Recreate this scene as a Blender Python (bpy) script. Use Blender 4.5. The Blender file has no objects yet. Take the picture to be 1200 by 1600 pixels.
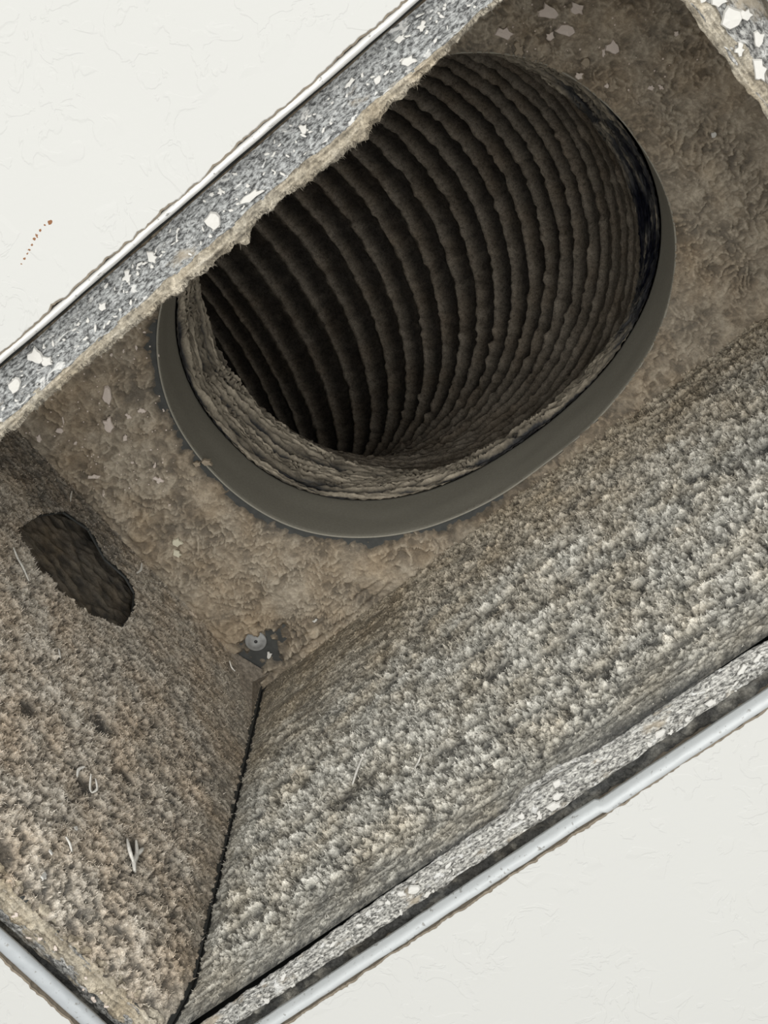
import bpy, bmesh, math, random
import numpy as np
from mathutils import Matrix, Vector
from mathutils.geometry import tessellate_polygon

# ------------------------------------------------------------------ camera, world, light, exposure
scene = bpy.context.scene
COL = scene.collection
cam_d = bpy.data.cameras.new('camera')
cam_d.lens = 2418.46 * 36.0 / 1600.0
cam_d.sensor_width = 36.0
cam_d.clip_start = 0.01
cam = bpy.data.objects.new('camera', cam_d)
COL.objects.link(cam)
RX = Vector((0.76626, 0.64133, 0.03916))
RY = Vector((-0.58162, 0.71824, -0.38190))
RZ = Vector((-0.27305, 0.26986, 0.92337))
m = Matrix((RX, -RY, -RZ)).transposed().to_4x4()
m.translation = Vector((0.3087, -0.0160, -0.3943))
cam.matrix_world = m
scene.camera = cam

world = bpy.data.worlds.new('room_light')
world.use_nodes = True
scene.world = world
bg = world.node_tree.nodes['Background']
bg.inputs[0].default_value = (1.0, 0.992, 0.965, 1)
bg.inputs[1].default_value = 0.52

def area(name, loc, target, size, power, col):
    d = bpy.data.lights.new(name, 'AREA')
    d.shape = 'RECTANGLE'
    d.size, d.size_y = size
    d.energy = power
    d.color = col
    o = bpy.data.objects.new(name, d)
    COL.objects.link(o)
    o.location = loc
    o.rotation_euler = (Vector(target) - Vector(loc)).to_track_quat('-Z', 'Y').to_euler()
    return o
area('added_soft_light', (0.48, -0.36, -1.50), (0.17, 0.12, 0.05), (1.9, 1.6), 44.0, (1.0, 0.985, 0.95))  # unseen soft light added below the opening to brighten plate and walls

vs = scene.view_settings
vs.view_transform = 'Standard'
vs.look = 'None'
vs.gamma = 1.0
vs.use_curve_mapping = False
vs.exposure = -0.28

random.seed(4)
rng = np.random.default_rng(7)

# ------------------------------------------------------------------ dimensions (metres); ceiling face is z = 0, up is into the duct
L, W = 0.3545, 0.2150           # outer size of the metal trim
XW, YW, ZT = 0.0225, 0.2005, 0.237
XE, Y0 = 0.362, -0.001          # far end wall, hidden side wall
ZF = 0.009                      # flange height
CX, CY, CA, CB, CN = 0.190, 0.1055, 0.1135, 0.0890, 2.25   # oval collar
MM = 0.001

# ------------------------------------------------------------------ numpy noise
def _h(ix, iy, seed):
    a = (ix.astype(np.int64) * 374761393 + iy.astype(np.int64) * 668265263 + seed * 2147483647 // 3 + seed * 974711) & 0xffffffff
    a = ((a ^ (a >> 13)) * 1274126177) & 0xffffffff
    a = ((a ^ (a >> 16)) * 2246822519) & 0xffffffff
    a = a ^ (a >> 15)
    return (a & 0xffffff) / float(0xffffff)

def perlin(x, y, seed=0):
    ix, iy = np.floor(x), np.floor(y)
    fx, fy = x - ix, y - iy
    u, v = fx**3 * (fx * (fx * 6 - 15) + 10), fy**3 * (fy * (fy * 6 - 15) + 10)
    def g(dx, dy):
        a = _h(ix + dx, iy + dy, seed) * 2 * np.pi
        return np.cos(a) * (fx - dx) + np.sin(a) * (fy - dy)
    return ((g(0, 0) * (1 - u) + g(1, 0) * u) * (1 - v) + (g(0, 1) * (1 - u) + g(1, 1) * u) * v) * 1.5

def fbm(x, y, seed=0, oct=4, gain=0.5):
    r, a = 0.0, 1.0
    for k in range(oct):
        r = r + a * perlin(x, y, seed + 17 * k)
        x, y, a = x * 2.03 + 5.2, y * 2.03 + 1.7, a * gain
    return r

def worley(x, y, seed=0):
    ix, iy = np.floor(x), np.floor(y)
    f1 = np.full(x.shape, 9.0)
    idv = np.zeros(x.shape)
    for dx in (-1, 0, 1):
        for dy in (-1, 0, 1):
            cx, cy = ix + dx, iy + dy
            px = cx + 0.1 + 0.8 * _h(cx, cy, seed)
            py = cy + 0.1 + 0.8 * _h(cx, cy, seed + 5)
            d = np.hypot(x - px, y - py)
            hit = d < f1
            f1 = np.where(hit, d, f1)
            idv = np.where(hit, _h(cx, cy, seed + 11), idv)
    return f1, idv

def sstep(a, b, x):
    t = np.clip((x - a) / (b - a), 0, 1)
    return t * t * (3 - 2 * t)

def clumps(u, v, cell, seed):
    """cauliflower-like heaps, 0..1"""
    wx = perlin(u / cell * 0.7, v / cell * 0.7, seed + 3) * 0.45
    wy = perlin(u / cell * 0.7, v / cell * 0.7, seed + 4) * 0.45
    f, i = worley(u / cell + wx, v / cell + wy, seed)
    return np.sqrt(np.clip(1 - (f / 0.72) ** 2, 0, 1)) * (0.35 + 0.65 * i)

def splat(x, y, seed, sig=0.42):
    """soft round tufts of random height, no hard cell borders"""
    ix, iy = np.floor(x), np.floor(y)
    r = np.zeros(x.shape)
    for dx in (-1, 0, 1):
        for dy in (-1, 0, 1):
            cx, cy = ix + dx, iy + dy
            px = cx + _h(cx, cy, seed)
            py = cy + _h(cx, cy, seed + 5)
            w = _h(cx, cy, seed + 11)
            q = (x - px) ** 2 + (y - py) ** 2
            r += (0.15 + 0.85 * w * w) * np.exp(-q / (sig * (0.75 + 0.5 * w)) ** 2)
    return r

def fluff(u, v, cell, seed):
    """tufts on tufts with billowing detail, roughly 0..1"""
    wx = fbm(u / cell, v / cell, seed + 31, 2) * 0.4
    wy = fbm(u / cell, v / cell, seed + 37, 2) * 0.4
    a = splat(u / cell + wx, v / cell + wy, seed)
    b = splat(u / cell * 2.1 + 7 + wy, v / cell * 2.1 + wx, seed + 1)
    c = np.abs(perlin(u / cell * 2.6, v / cell * 2.6, seed + 2)) + 0.6 * np.abs(perlin(u / cell * 5.3, v / cell * 5.3, seed + 3))
    return 0.62 * a + 0.34 * b * (0.3 + a) + 0.20 * c

# ------------------------------------------------------------------ materials
def mat(name, build):
    mt = bpy.data.materials.new(name)
    mt.use_nodes = True
    nt = mt.node_tree
    b = nt.nodes['Principled BSDF']
    build(nt, b)
    return mt

def nd(nt, t, **kw):
    n = nt.nodes.new(t)
    for k, v in kw.items():
        if k in n.inputs:
            n.inputs[k].default_value = v
        else:
            setattr(n, k, v)
    return n

def ramp(nt, src, stops):
    r = nt.nodes.new('ShaderNodeValToRGB')
    e = r.color_ramp.elements
    while len(e) > len(stops):
        e.remove(e[-1])
    while len(e) < len(stops):
        e.new(1)
    for el, (p, c) in zip(e, stops):
        el.position = p
        el.color = (c[0], c[1], c[2], 1) if not isinstance(c, (int, float)) else (c, c, c, 1)
    nt.links.new(src, r.inputs[0])
    return r.outputs[0]

def noise(nt, scale, detail=4, rough=0.55, co=None, dist=0.0, kind='Object'):
    n = nd(nt, 'ShaderNodeTexNoise', Scale=scale, Detail=detail, Roughness=rough, Distortion=dist)
    if co is None:
        co = coords(nt, kind)
    nt.links.new(co, n.inputs['Vector'])
    return n.outputs[0]

def coords(nt, kind='Object', scale=None):
    t = nt.nodes.new('ShaderNodeTexCoord')
    o = t.outputs[kind]
    if scale:
        mp = nt.nodes.new('ShaderNodeMapping')
        mp.inputs['Scale'].default_value = scale
        nt.links.new(o, mp.inputs[0])
        o = mp.outputs[0]
    return o

def mix(nt, fac, a, b, mode='MIX'):
    n = nt.nodes.new('ShaderNodeMix')
    n.data_type = 'RGBA'
    n.blend_type = mode
    for s, v in ((n.inputs['Factor'], fac), (n.inputs[6], a), (n.inputs[7], b)):
        if isinstance(v, (int, float)):
            s.default_value = v
        elif isinstance(v, tuple):
            s.default_value = (v[0], v[1], v[2], 1)
        else:
            nt.links.new(v, s)
    return n.outputs[2]

def bump(nt, b, h, strength, dist):
    n = nd(nt, 'ShaderNodeBump', Strength=strength, Distance=dist)
    nt.links.new(h, n.inputs['Height'])
    nt.links.new(n.outputs[0], b.inputs['Normal'])

def dust_mat(name, thin, mid, thick, tint, fine=1800, bst=0.5, con=1.0):
    def f(nt, b):
        a = nd(nt, 'ShaderNodeAttribute', attribute_name='cov')
        c = ramp(nt, a.outputs['Fac'], [(0.02, thin), (0.42, mid), (0.95, thick)])
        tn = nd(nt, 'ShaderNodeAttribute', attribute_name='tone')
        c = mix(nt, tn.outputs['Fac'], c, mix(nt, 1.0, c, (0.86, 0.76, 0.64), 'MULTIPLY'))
        n1 = ramp(nt, noise(nt, 45, 4), [(0.42, 0), (0.68, 1)])
        c = mix(nt, n1, c, mix(nt, 1.0, c, tint, 'MULTIPLY'))
        n2 = noise(nt, fine, 3, 0.7)
        c = mix(nt, 1.0, c, ramp(nt, n2, [(0.3, 1 - .4 * con), (0.68, 1 + .2 * con)]), 'MULTIPLY')
        c = mix(nt, 1.0, c, ramp(nt, noise(nt, fine * 0.42, 3, 0.6), [(0.32, 1 - .38 * con), (0.55, 1 + .08 * con)]), 'MULTIPLY')
        nt.links.new(c, b.inputs['Base Color'])
        b.inputs['Roughness'].default_value = 1.0
        b.inputs['Specular IOR Level'].default_value = 0.05
        bump(nt, b, n2, bst, 0.0006)
    return mat(name, f)

M = {}
M['dust_grey'] = dust_mat('grey_dust', (0.10, 0.102, 0.10), (0.50, 0.487, 0.435), (0.95, 0.93, 0.85), (0.92, 0.87, 0.80))
M['dust_tan'] = dust_mat('tan_grey_dust', (0.09, 0.089, 0.085), (0.52, 0.47, 0.395), (0.88, 0.82, 0.72), (1.0, 0.92, 0.84))
M['dust_brown'] = dust_mat('brown_dust', (0.085, 0.08, 0.072), (0.29, 0.25, 0.195), (0.50, 0.44, 0.35), (0.97, 0.9, 0.82), 1300, 0.6, 0.5)
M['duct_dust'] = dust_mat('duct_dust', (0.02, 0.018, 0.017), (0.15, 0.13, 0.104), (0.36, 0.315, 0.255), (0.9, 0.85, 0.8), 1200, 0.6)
M['lint'] = dust_mat('tan_lint', (0.16, 0.145, 0.12), (0.43, 0.39, 0.315), (0.66, 0.61, 0.51), (0.95, 0.88, 0.78), 1500, 0.9)

def f_ceiling(nt, b):
    co = coords(nt)
    n1 = noise(nt, 85, 3, 0.5, co, 1.5)
    n2 = noise(nt, 26, 2, 0.5, co, 0.5)
    pl = ramp(nt, n1, [(0.50, 0), (0.535, 1)])
    pl = mix(nt, 1.0, pl, ramp(nt, n2, [(0.47, 0), (0.53, 1)]), 'MULTIPLY')
    h = mix(nt, 0.25, pl, noise(nt, 420, 3, 0.5, co))
    c = mix(nt, ramp(nt, noise(nt, 6, 3, 0.5, co), [(0.3, 0), (0.7, 1)]), (0.600, 0.606, 0.588), (0.584, 0.589, 0.572))
    nt.links.new(c, b.inputs['Base Color'])
    b.inputs['Roughness'].default_value = 0.7
    b.inputs['Specular IOR Level'].default_value = 0.25
    bump(nt, b, h, 0.30, 0.0006)
M['ceiling'] = mat('ceiling_paint', f_ceiling)

def f_plain(col, rough=0.9, metal=0.0, spec=0.3, ns=500, bs=0.3, bd=0.0004, var=0.25):
    def f(nt, b):
        n = noise(nt, ns, 4, 0.6)
        c = mix(nt, 1.0, col, ramp(nt, n, [(0.3, 1 - var), (0.7, 1 + var * 0.5)]), 'MULTIPLY')
        nt.links.new(c, b.inputs['Base Color'])
        b.inputs['Roughness'].default_value = rough
        b.inputs['Metallic'].default_value = metal
        b.inputs['Specular IOR Level'].default_value = spec
        bump(nt, b, n, bs, bd)
    return f
M['gypsum'] = mat('torn_drywall_paper', f_plain((0.24, 0.205, 0.16)))
M['metal'] = mat('dark_galvanised_metal', f_plain((0.075, 0.078, 0.075), 0.7, 0.2, 0.3, 260, 0.15))
M['collar'] = mat('dusty_collar_metal', f_plain((0.33, 0.315, 0.265), 0.85, 0.05, 0.2, 900, 0.12, 0.0003, 0.12))
M['chip'] = mat('white_paint_chip', f_plain((0.78, 0.77, 0.73), 0.75, 0, 0.3, 700, 0.4, 0.0004, 0.15))
M['chip_dusty'] = mat('dusty_paint_splatter', f_plain((0.90, 0.79, 0.71), 0.9, 0, 0.2, 700, 0.5, 0.0004, 0.3))
M['chip_cream'] = mat('cream_plaster_chip', f_plain((0.80, 0.76, 0.60), 0.85, 0, 0.2, 700, 0.4, 0.0004, 0.15))
M['chip_tab'] = mat('dusty_folded_metal', f_plain((0.33, 0.29, 0.24), 0.95, 0, 0.1, 500, 0.8, 0.0008, 0.5))
M['crumb'] = mat('tan_plaster_crumb', f_plain((0.50, 0.42, 0.32), 0.9, 0, 0.2, 600, 0.6, 0.0005, 0.3))
M['fibre'] = mat('pale_fibre', f_plain((0.90, 0.88, 0.82), 0.8, 0, 0.3, 900, 0.2))
M['rust'] = mat('brown_stain', f_plain((0.30, 0.15, 0.08), 0.9, 0, 0.1))
M['attic'] = mat('light_block_dark', f_plain((0.05, 0.04, 0.035), 1.0, 0, 0.1, 40))
M['screw'] = mat('zinc_screw', f_plain((0.36, 0.365, 0.36), 0.65, 0.15, 0.4, 400, 0.1))
M['slot'] = mat('dark_screw_recess', f_plain((0.05, 0.05, 0.05), 0.8))

def f_trim(col, amt):
    def f(nt, b):
        co = coords(nt)
        p = ramp(nt, noise(nt, 160, 5, 0.6, co), [(0.45 - amt, 0), (0.55 - amt, 1)])
        c = mix(nt, p, (0.33, 0.35, 0.36), col)
        c = mix(nt, ramp(nt, noise(nt, 520, 3, 0.6, co), [(0.62, 0), (0.7, 1)]), c, (0.28, 0.28, 0.27))
        nt.links.new(c, b.inputs['Base Color'])
        b.inputs['Roughness'].default_value = 0.5
        b.inputs['Metallic'].default_value = 0.1
        bump(nt, b, noise(nt, 300, 4, 0.6, co), 0.25, 0.0005)
    return f
M['trim_white'] = mat('white_trim_metal', f_trim((0.80, 0.80, 0.78), 0.22))
M['trim_pale'] = mat('pale_trim_metal', f_trim((0.56, 0.59, 0.60), 0.30))
M['trim_grey'] = mat('grey_trim_metal', f_trim((0.46, 0.49, 0.51), 0.30))

def f_flange(axis, base, white, tan):
    def f(nt, b):
        s = (0.5, 1, 1) if axis == 'x' else (1, 0.5, 1)
        co = coords(nt, 'Object', s)
        n1 = noise(nt, 1300, 6, 0.7, co, 0.3)
        n2 = noise(nt, 330, 6, 0.65, co, 0.8)
        c = ramp(nt, n1, [(0.40, tuple(x * 0.22 for x in base)), (0.5, base), (0.62, tuple(min(1, x * 1.9) for x in base))])
        c = mix(nt, ramp(nt, n2, [(0.64 - white, 0), (0.70 - white, 1)]), c, (0.74, 0.74, 0.72))
        c = mix(nt, ramp(nt, noise(nt, 120, 4, 0.6, co), [(0.62 - tan, 0), (0.72 - tan, 0.8)]), c, (0.46, 0.40, 0.31))
        nt.links.new(c, b.inputs['Base Color'])
        b.inputs['Roughness'].default_value = 0.5
        b.inputs['Metallic'].default_value = 0.25
        bump(nt, b, mix(nt, 0.5, n1, n2), 0.9, 0.0009)
    return f
M['flange_x'] = mat('flaking_galvanised_flange', f_flange('x', (0.30, 0.308, 0.306), 0.05, 0.0))
M['flange_x2'] = mat('dusty_flaking_flange', f_flange('x', (0.40, 0.395, 0.37), 0.065, 0.05))
M['flange_y'] = mat('flaking_end_flange', f_flange('y', (0.28, 0.28, 0.27), 0.06, 0.10))

def f_sleeve(nt, b):
    a = nd(nt, 'ShaderNodeAttribute', attribute_name='cov')
    n = noise(nt, 900, 4, 0.65)
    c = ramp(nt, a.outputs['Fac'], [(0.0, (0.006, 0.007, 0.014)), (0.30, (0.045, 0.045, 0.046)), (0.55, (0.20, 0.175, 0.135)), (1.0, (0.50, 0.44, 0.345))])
    c = mix(nt, 1.0, c, ramp(nt, n, [(0.3, 0.7), (0.7, 1.2)]), 'MULTIPLY')
    nt.links.new(c, b.inputs['Base Color'])
    r = ramp(nt, a.outputs['Fac'], [(0.0, 0.35), (0.4, 0.95)])
    nt.links.new(r, b.inputs['Roughness'])
    bump(nt, b, n, 0.3, 0.0005)
M['sleeve'] = mat('dusty_plastic_sleeve', f_sleeve)

# ------------------------------------------------------------------ helpers
def link(name, me, material, parent=None):
    o = bpy.data.objects.new(name, me)
    COL.objects.link(o)
    if material is not None and not me.materials:
        me.materials.append(material)
    if parent is not None:
        o.parent = parent
    return o

def tag(o, label=None, cat=None, group=None, kind=None):
    if label: o['label'] = label
    if cat: o['category'] = cat
    if group: o['group'] = group
    if kind: o['kind'] = kind
    return o

def empty(name, loc=(0, 0, 0)):
    o = bpy.data.objects.new(name, None)
    COL.objects.link(o)
    o.location = loc
    o.empty_display_size = 0.02
    return o

def mesh_np(name, V, F, smooth=True, **attrs):
    me = bpy.data.meshes.new(name)
    V = np.asarray(V, dtype=np.float32).reshape(-1, 3)
    F = np.asarray(F, dtype=np.int32)
    n, k = F.shape
    me.vertices.add(len(V))
    me.vertices.foreach_set('co', V.ravel())
    me.loops.add(n * k)
    me.loops.foreach_set('vertex_index', F.ravel())
    me.polygons.add(n)
    me.polygons.foreach_set('loop_start', np.arange(n, dtype=np.int32) * k)
    me.polygons.foreach_set('use_smooth', np.full(n, smooth))
    for a, v in attrs.items():
        at = me.attributes.new(a, 'FLOAT', 'POINT')
        at.data.foreach_set('value', np.asarray(v, dtype=np.float32).ravel())
    me.update(calc_edges=True)
    me.validate()
    return me

def grid_faces(ny, nx, wrap=False):
    i = np.arange(ny * nx).reshape(ny, nx)
    if wrap:
        i = np.concatenate([i, i[:, :1]], 1)
    return np.stack([i[:-1, :-1], i[:-1, 1:], i[1:, 1:], i[1:, :-1]], -1)

def grid_mesh(name, P, keep=None, wrap=False, **attrs):
    ny, nx = P.shape[:2]
    F = grid_faces(ny, nx, wrap)
    F = F[keep] if keep is not None else F.reshape(-1, 4)
    F = F.reshape(-1, 4)
    used = np.unique(F)
    remap = np.zeros(ny * nx, dtype=np.int64)
    remap[used] = np.arange(len(used))
    return mesh_np(name, P.reshape(-1, 3)[used], remap[F], True, **{a: v.reshape(-1)[used] for a, v in attrs.items()})

def box_mesh(name, lo, hi):
    x0, y0, z0 = lo
    x1, y1, z1 = hi
    V = [(x0, y0, z0), (x1, y0, z0), (x1, y1, z0), (x0, y1, z0), (x0, y0, z1), (x1, y0, z1), (x1, y1, z1), (x0, y1, z1)]
    F = [(0, 3, 2, 1), (4, 5, 6, 7), (0, 1, 5, 4), (1, 2, 6, 5), (2, 3, 7, 6), (3, 0, 4, 7)]
    return mesh_np(name, V, F, False)

def inside_poly(x, y, poly):
    r = np.zeros(x.shape, bool)
    n = len(poly)
    for i in range(n):
        (xa, ya), (xb, yb) = poly[i], poly[(i + 1) % n]
        if ya == yb:
            continue
        c = ((ya > y) != (yb > y)) & (x < (xb - xa) * (y - ya) / (yb - ya) + xa)
        r ^= c
    return r

def oval(th, grow=0.0):
    c, s = np.cos(th), np.sin(th)
    r = (np.abs(c / (CA + grow)) ** CN + np.abs(s / (CB + grow)) ** CN) ** (-1 / CN)
    return r

# ------------------------------------------------------------------ ceiling (structure)
def rect_loop(off, step):
    """points round the opening, ccw, with tangential spacing step; off grows outward"""
    x0, y0, x1, y1 = -off, -off, L + off, W + off
    pts, nrm = [], []
    nx, ny = int((L) / step), int((W) / step)
    for k in range(nx): pts.append((x0 + (x1 - x0) * k / nx, y0)); nrm.append((0, -1))
    for k in range(ny): pts.append((x1, y0 + (y1 - y0) * k / ny)); nrm.append((1, 0))
    for k in range(nx): pts.append((x1 - (x1 - x0) * k / nx, y1)); nrm.append((0, 1))
    for k in range(ny): pts.append((x0, y1 - (y1 - y0) * k / ny)); nrm.append((-1, 0))
    return np.array(pts), np.array(nrm)

st = 0.0007
base, nrm = rect_loop(0.0006, st)
n = len(base)
s = np.arange(n) * st
rag = 0.00055 * fbm(s / 0.006, s * 0 + 3.3, 21, 4, 0.6) + 0.0005 * np.clip(perlin(s / 0.0022, s * 0, 8), 0, 1)
rag = np.clip(rag, -0.0005, 0.0018)
rag[nrm[:, 1] > 0] += 0.0001
rings = []
rings.append(np.c_[base + nrm * rag[:, None], np.full(n, 0.0125)])
rings.append(np.c_[base + nrm * rag[:, None], np.full(n, 0.0004)])
rings.append(np.c_[base + nrm * (rag[:, None] + 0.0004), np.full(n, 0.0)])
rings.append(np.c_[rect_loop(0.012, st)[0], np.full(n, 0.0)])
rings.append(np.c_[rect_loop(0.3, st)[0], np.full(n, 0.0)])
rings.append(np.c_[rect_loop(1.5, st)[0], np.full(n, 0.0)])
rings.append(np.c_[rect_loop(1.5, st)[0], np.full(n, 0.0125)])
P = np.stack(rings)
me = grid_mesh('ceiling', P, wrap=True)
me.materials.append(M['ceiling'])
me.materials.append(M['gypsum'])
mi = np.zeros(len(me.polygons), dtype=np.int32)
mi[:n] = 1
sm = np.zeros(len(me.polygons), dtype=bool)
sm[:2 * n] = True
me.polygons.foreach_set('use_smooth', sm)
me.polygons.foreach_set('material_index', mi)
ceiling = tag(link('ceiling', me, None), 'white knockdown-textured painted ceiling around the open vent', kind='structure')

# torn paper rim of the drywall
for side, sel in (('x', nrm[:, 1] > 0), ('x', nrm[:, 1] < 0), ('y', nrm[:, 0] < 0)):
    b2, n2, s2, r2 = base[sel], nrm[sel], s[sel], rag[sel]
    w = 0.0002 + 0.0009 * np.clip(fbm(s2 / 0.012, s2 * 0 + 9, 31, 3) + 0.25, 0, 1) + 0.0008 * np.clip(perlin(s2 / 0.0016, s2 * 0, 33), 0, 1)
    w = w * (0.3 if n2[0, 1] < 0 else 0.65)
    a = np.c_[b2 + n2 * (r2 - 0.0003)[:, None], np.full(len(b2), 0.0001)]
    c = np.c_[b2 + n2 * (r2 + w * 0.5)[:, None], np.full(len(b2), -0.00035)]
    e = np.c_[b2 + n2 * (r2 + w)[:, None], np.full(len(b2), 0.0001)]
    link('torn_paper_edge', grid_mesh('torn_paper_edge', np.stack([a, c, e])), M['gypsum'], ceiling)

def blob_mesh(name, seed, k=9, thick=0.2, jag=0.35):
    r = random.Random(seed)
    V, F = [], []
    rad = [0.52 * (1 - jag * r.random()) for _ in range(k)]
    for z, sc in ((0.0, 1.0), (-thick, 0.86)):
        for i in range(k):
            a = 2 * math.pi * i / k
            V.append((rad[i] * sc * math.cos(a), rad[i] * sc * math.sin(a), z + (r.random() - 0.5) * thick * 0.3))
    V.append((0, 0, -thick * 1.15))
    me = bpy.data.meshes.new(name)
    F = [(i, (i + 1) % k, k + (i + 1) % k, k + i) for i in range(k)] + [(k + i, k + (i + 1) % k, 2 * k) for i in range(k)]
    me.from_pydata(V, [], F)
    me.update()
    return me

BLOBS = {}
def blob(matkey, v):
    if (matkey, v) not in BLOBS:
        me = blob_mesh('chip', 100 + v, 11 + v % 4, 0.22, 0.50 + 0.07 * (v % 4))
        me.materials.append(M[matkey])
        BLOBS[(matkey, v)] = me
    return BLOBS[(matkey, v)]

rust = [(176.9, -17.1, 1.2, 1.0), (175.4, -17.5, .5, .5), (173.5, -17.3, .7, .7), (171.8, -16.9, .7, .9), (170.8, -16.7, .7, .7), (169.2, -16.0, .5, .7), (167.7, -15.5, .5, .7), (166.6, -15.1, .5, .5), (165.0, -14.7, .5, .7), (163.4, -14.2, .3, .5)]
for k, (x, y, w, h) in enumerate(rust):
    o = link('rust_spot', blob('rust', k % 4), None, ceiling)
    o.location = (x * MM, y * MM, 0.00003)
    o.scale = (w * 1.6 * MM, h * 1.6 * MM, 0.0002)
    o.rotation_euler.z = k

# unseen dark box added above the ceiling, stops world light leaking through gaps
at = []
lo, hi = (-1.45, -1.45, 0.0127), (1.75, 1.65, 0.95)
V = [(lo[0], lo[1], lo[2]), (hi[0], lo[1], lo[2]), (hi[0], hi[1], lo[2]), (lo[0], hi[1], lo[2]), (lo[0], lo[1], hi[2]), (hi[0], lo[1], hi[2]), (hi[0], hi[1], hi[2]), (lo[0], hi[1], hi[2])]
me = mesh_np('light_block_box', V, [(4, 5, 6, 7), (0, 1, 5, 4), (1, 2, 6, 5), (2, 3, 7, 6), (3, 0, 4, 7)], False)
tag(link('attic_light_block', me, M['attic']), 'added dark box above the ceiling that blocks light leaks', kind='structure')

# ------------------------------------------------------------------ the duct boot
boot = tag(empty('duct_boot', (L / 2, W / 2, 0)), 'dust-caked sheet-metal vent boot set in the white ceiling', 'vent')
BO = Vector((L / 2, W / 2, 0))
def part(name, me, material, parent=None, label=None, kind=None):
    o = link(name, me, material)
    o.parent = parent or boot
    if parent is None or parent is boot:
        o.location = -BO
    return tag(o, label, kind=kind)

# --- top plate with the oval hole
K = 160
th = np.linspace(0, 2 * np.pi, K, endpoint=False)
ri = oval(th, 0.0005)
inn = np.c_[CX + ri * np.cos(th), CY + ri * np.sin(th)]
tx = np.where(np.cos(th) > 0, (XE - CX) / np.maximum(np.cos(th), 1e-6), (XW - .002 - CX) / np.minimum(np.cos(th), -1e-6))
ty = np.where(np.sin(th) > 0, (YW + .0006 - CY) / np.maximum(np.sin(th), 1e-6), (Y0 - CY) / np.minimum(np.sin(th), -1e-6))
ro = np.minimum(tx, ty)
out = np.c_[CX + ro * np.cos(th), CY + ro * np.sin(th)]
# snap the nearest directions to the corners
for cx, cy in ((XE, YW + .0006), (XE, Y0), (XW - .002, YW + .0006), (XW - .002, Y0)):
    out[np.argmin(np.hypot(out[:, 0] - cx, out[:, 1] - cy))] = (cx, cy)
P = np.stack([np.c_[inn, np.full(K, ZT + .0008)], np.c_[inn, np.full(K, ZT)], np.c_[out, np.full(K, ZT)], np.c_[out, np.full(K, ZT + .0008)]])
top = part('top_plate', grid_mesh('top_plate', P, wrap=True), M['metal'])
for p in top.data.polygons: p.use_smooth = False

DUST = {}
def dust(name, key, P, H, Nrm, keep, material, parent, **attrs):
    Q = P + Nrm * H[..., None]
    DUST[key] = (P, H)
    return part(name, grid_mesh(name, Q, keep, **attrs), material, parent, kind='stuff')

def fuzz(P, H, Nrm, cov, keep, count, ln, material, parent, seed, tone=None):
    """single-blade lint fibres standing on a dust layer (one object, too fine to count)"""
    g = np.random.default_rng(seed)
    ny, nx = H.shape
    i, j = g.integers(1, ny - 1, count * 2), g.integers(1, nx - 1, count * 2)
    ok = (g.random(count * 2) < np.clip(cov[i, j] * 1.5 - .15, 0.05, 1)) & (H[i, j] > .0002)
    if keep is not None:
        ok &= keep[np.minimum(i, ny - 2), np.minimum(j, nx - 2)]
    i, j = i[ok][:count], j[ok][:count]
    m_ = len(i)
    base = P[i, j] + Nrm * (H[i, j] - .00012)[:, None] + (g.random((m_, 3)) - .5) * .0005
    d = Nrm * (.35 + .75 * g.random(m_))[:, None] + g.normal(0, .62, (m_, 3))
    d /= np.linalg.norm(d, axis=1)[:, None] + 1e-9
    w = np.cross(d, g.normal(0, 1, (m_, 3)))
    w /= np.linalg.norm(w, axis=1)[:, None] + 1e-9
    l_ = ln * (.4 + .9 * g.random(m_))[:, None]
    wd = (.00010 + .00013 * g.random(m_))[:, None]
    V = np.stack([base - w * wd, base + w * wd, base + d * l_], 1)
    a = np.clip(cov[i, j] * .6 + .15 + .45 * g.random(m_), 0, 1)
    me = mesh_np('dust_fuzz', V.reshape(-1, 3), np.arange(m_ * 3).reshape(-1, 3), False, cov=np.repeat(a, 3), tone=np.repeat(a * 0 if tone is None else tone[i, j], 3))
    return part('dust_fuzz', me, material, parent, kind='stuff')

def cell(a):
    return (a[:-1, :-1] + a[1:, :-1] + a[:-1, 1:] + a[1:, 1:]) / 4

# dust on the top plate
stp = 0.00068
xs = np.arange(XW - .001, XE + stp, stp); ys = np.arange(Y0, YW + stp, stp)
X, Y = np.meshgrid(xs, ys)
TH = np.arctan2(Y - CY, X - CX)
D = np.hypot(X - CX, Y - CY) - oval(TH)                    # distance outside the collar
right = sstep(0.20, 0.27, X)
wu, wv = fbm(X / .011, Y / .011, 2, 3), fbm(X / .011, Y / .011, 3, 3)
rip1 = 1 - np.abs(fbm(X / .0062 + 0.8 * wu, Y / .0062 + 0.8 * wv, 5, 3, 0.45)) * 1.9     # wandering ridges
rip2 = 1 - np.abs(fbm(X / .0040 + 1.1 * wu, Y / .0040 + 1.1 * wv, 6, 2, 0.45)) * 2.0
fine_z = np.maximum(sstep(.24, .29, X), sstep(.105, .13, Y) * sstep(.11, .08, X))
rip = rip1 * (1 - fine_z) + rip2 * fine_z
rip = np.clip(rip, 0, 1) ** 2
felt = fbm(X / .012, Y / .012, 9, 5, 0.55)
gran = clumps(X, Y, .0021, 13)
lump = clumps(X, Y, .0085, 15)
calm = sstep(-.1, .35, fbm(X / .03, Y / .03, 44, 2))
H = .0017 + .0026 * rip * (1 - 0.65 * calm) + .0007 * felt + .0004 * gran + .0011 * lump * (0.3 + 0.7 * calm)
# upper right: broad smeared lumps, far right: tight ripples
H += right * (.0009 * np.clip(fbm(X / .016, Y / .009, 71, 4), -1, 1))
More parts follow.
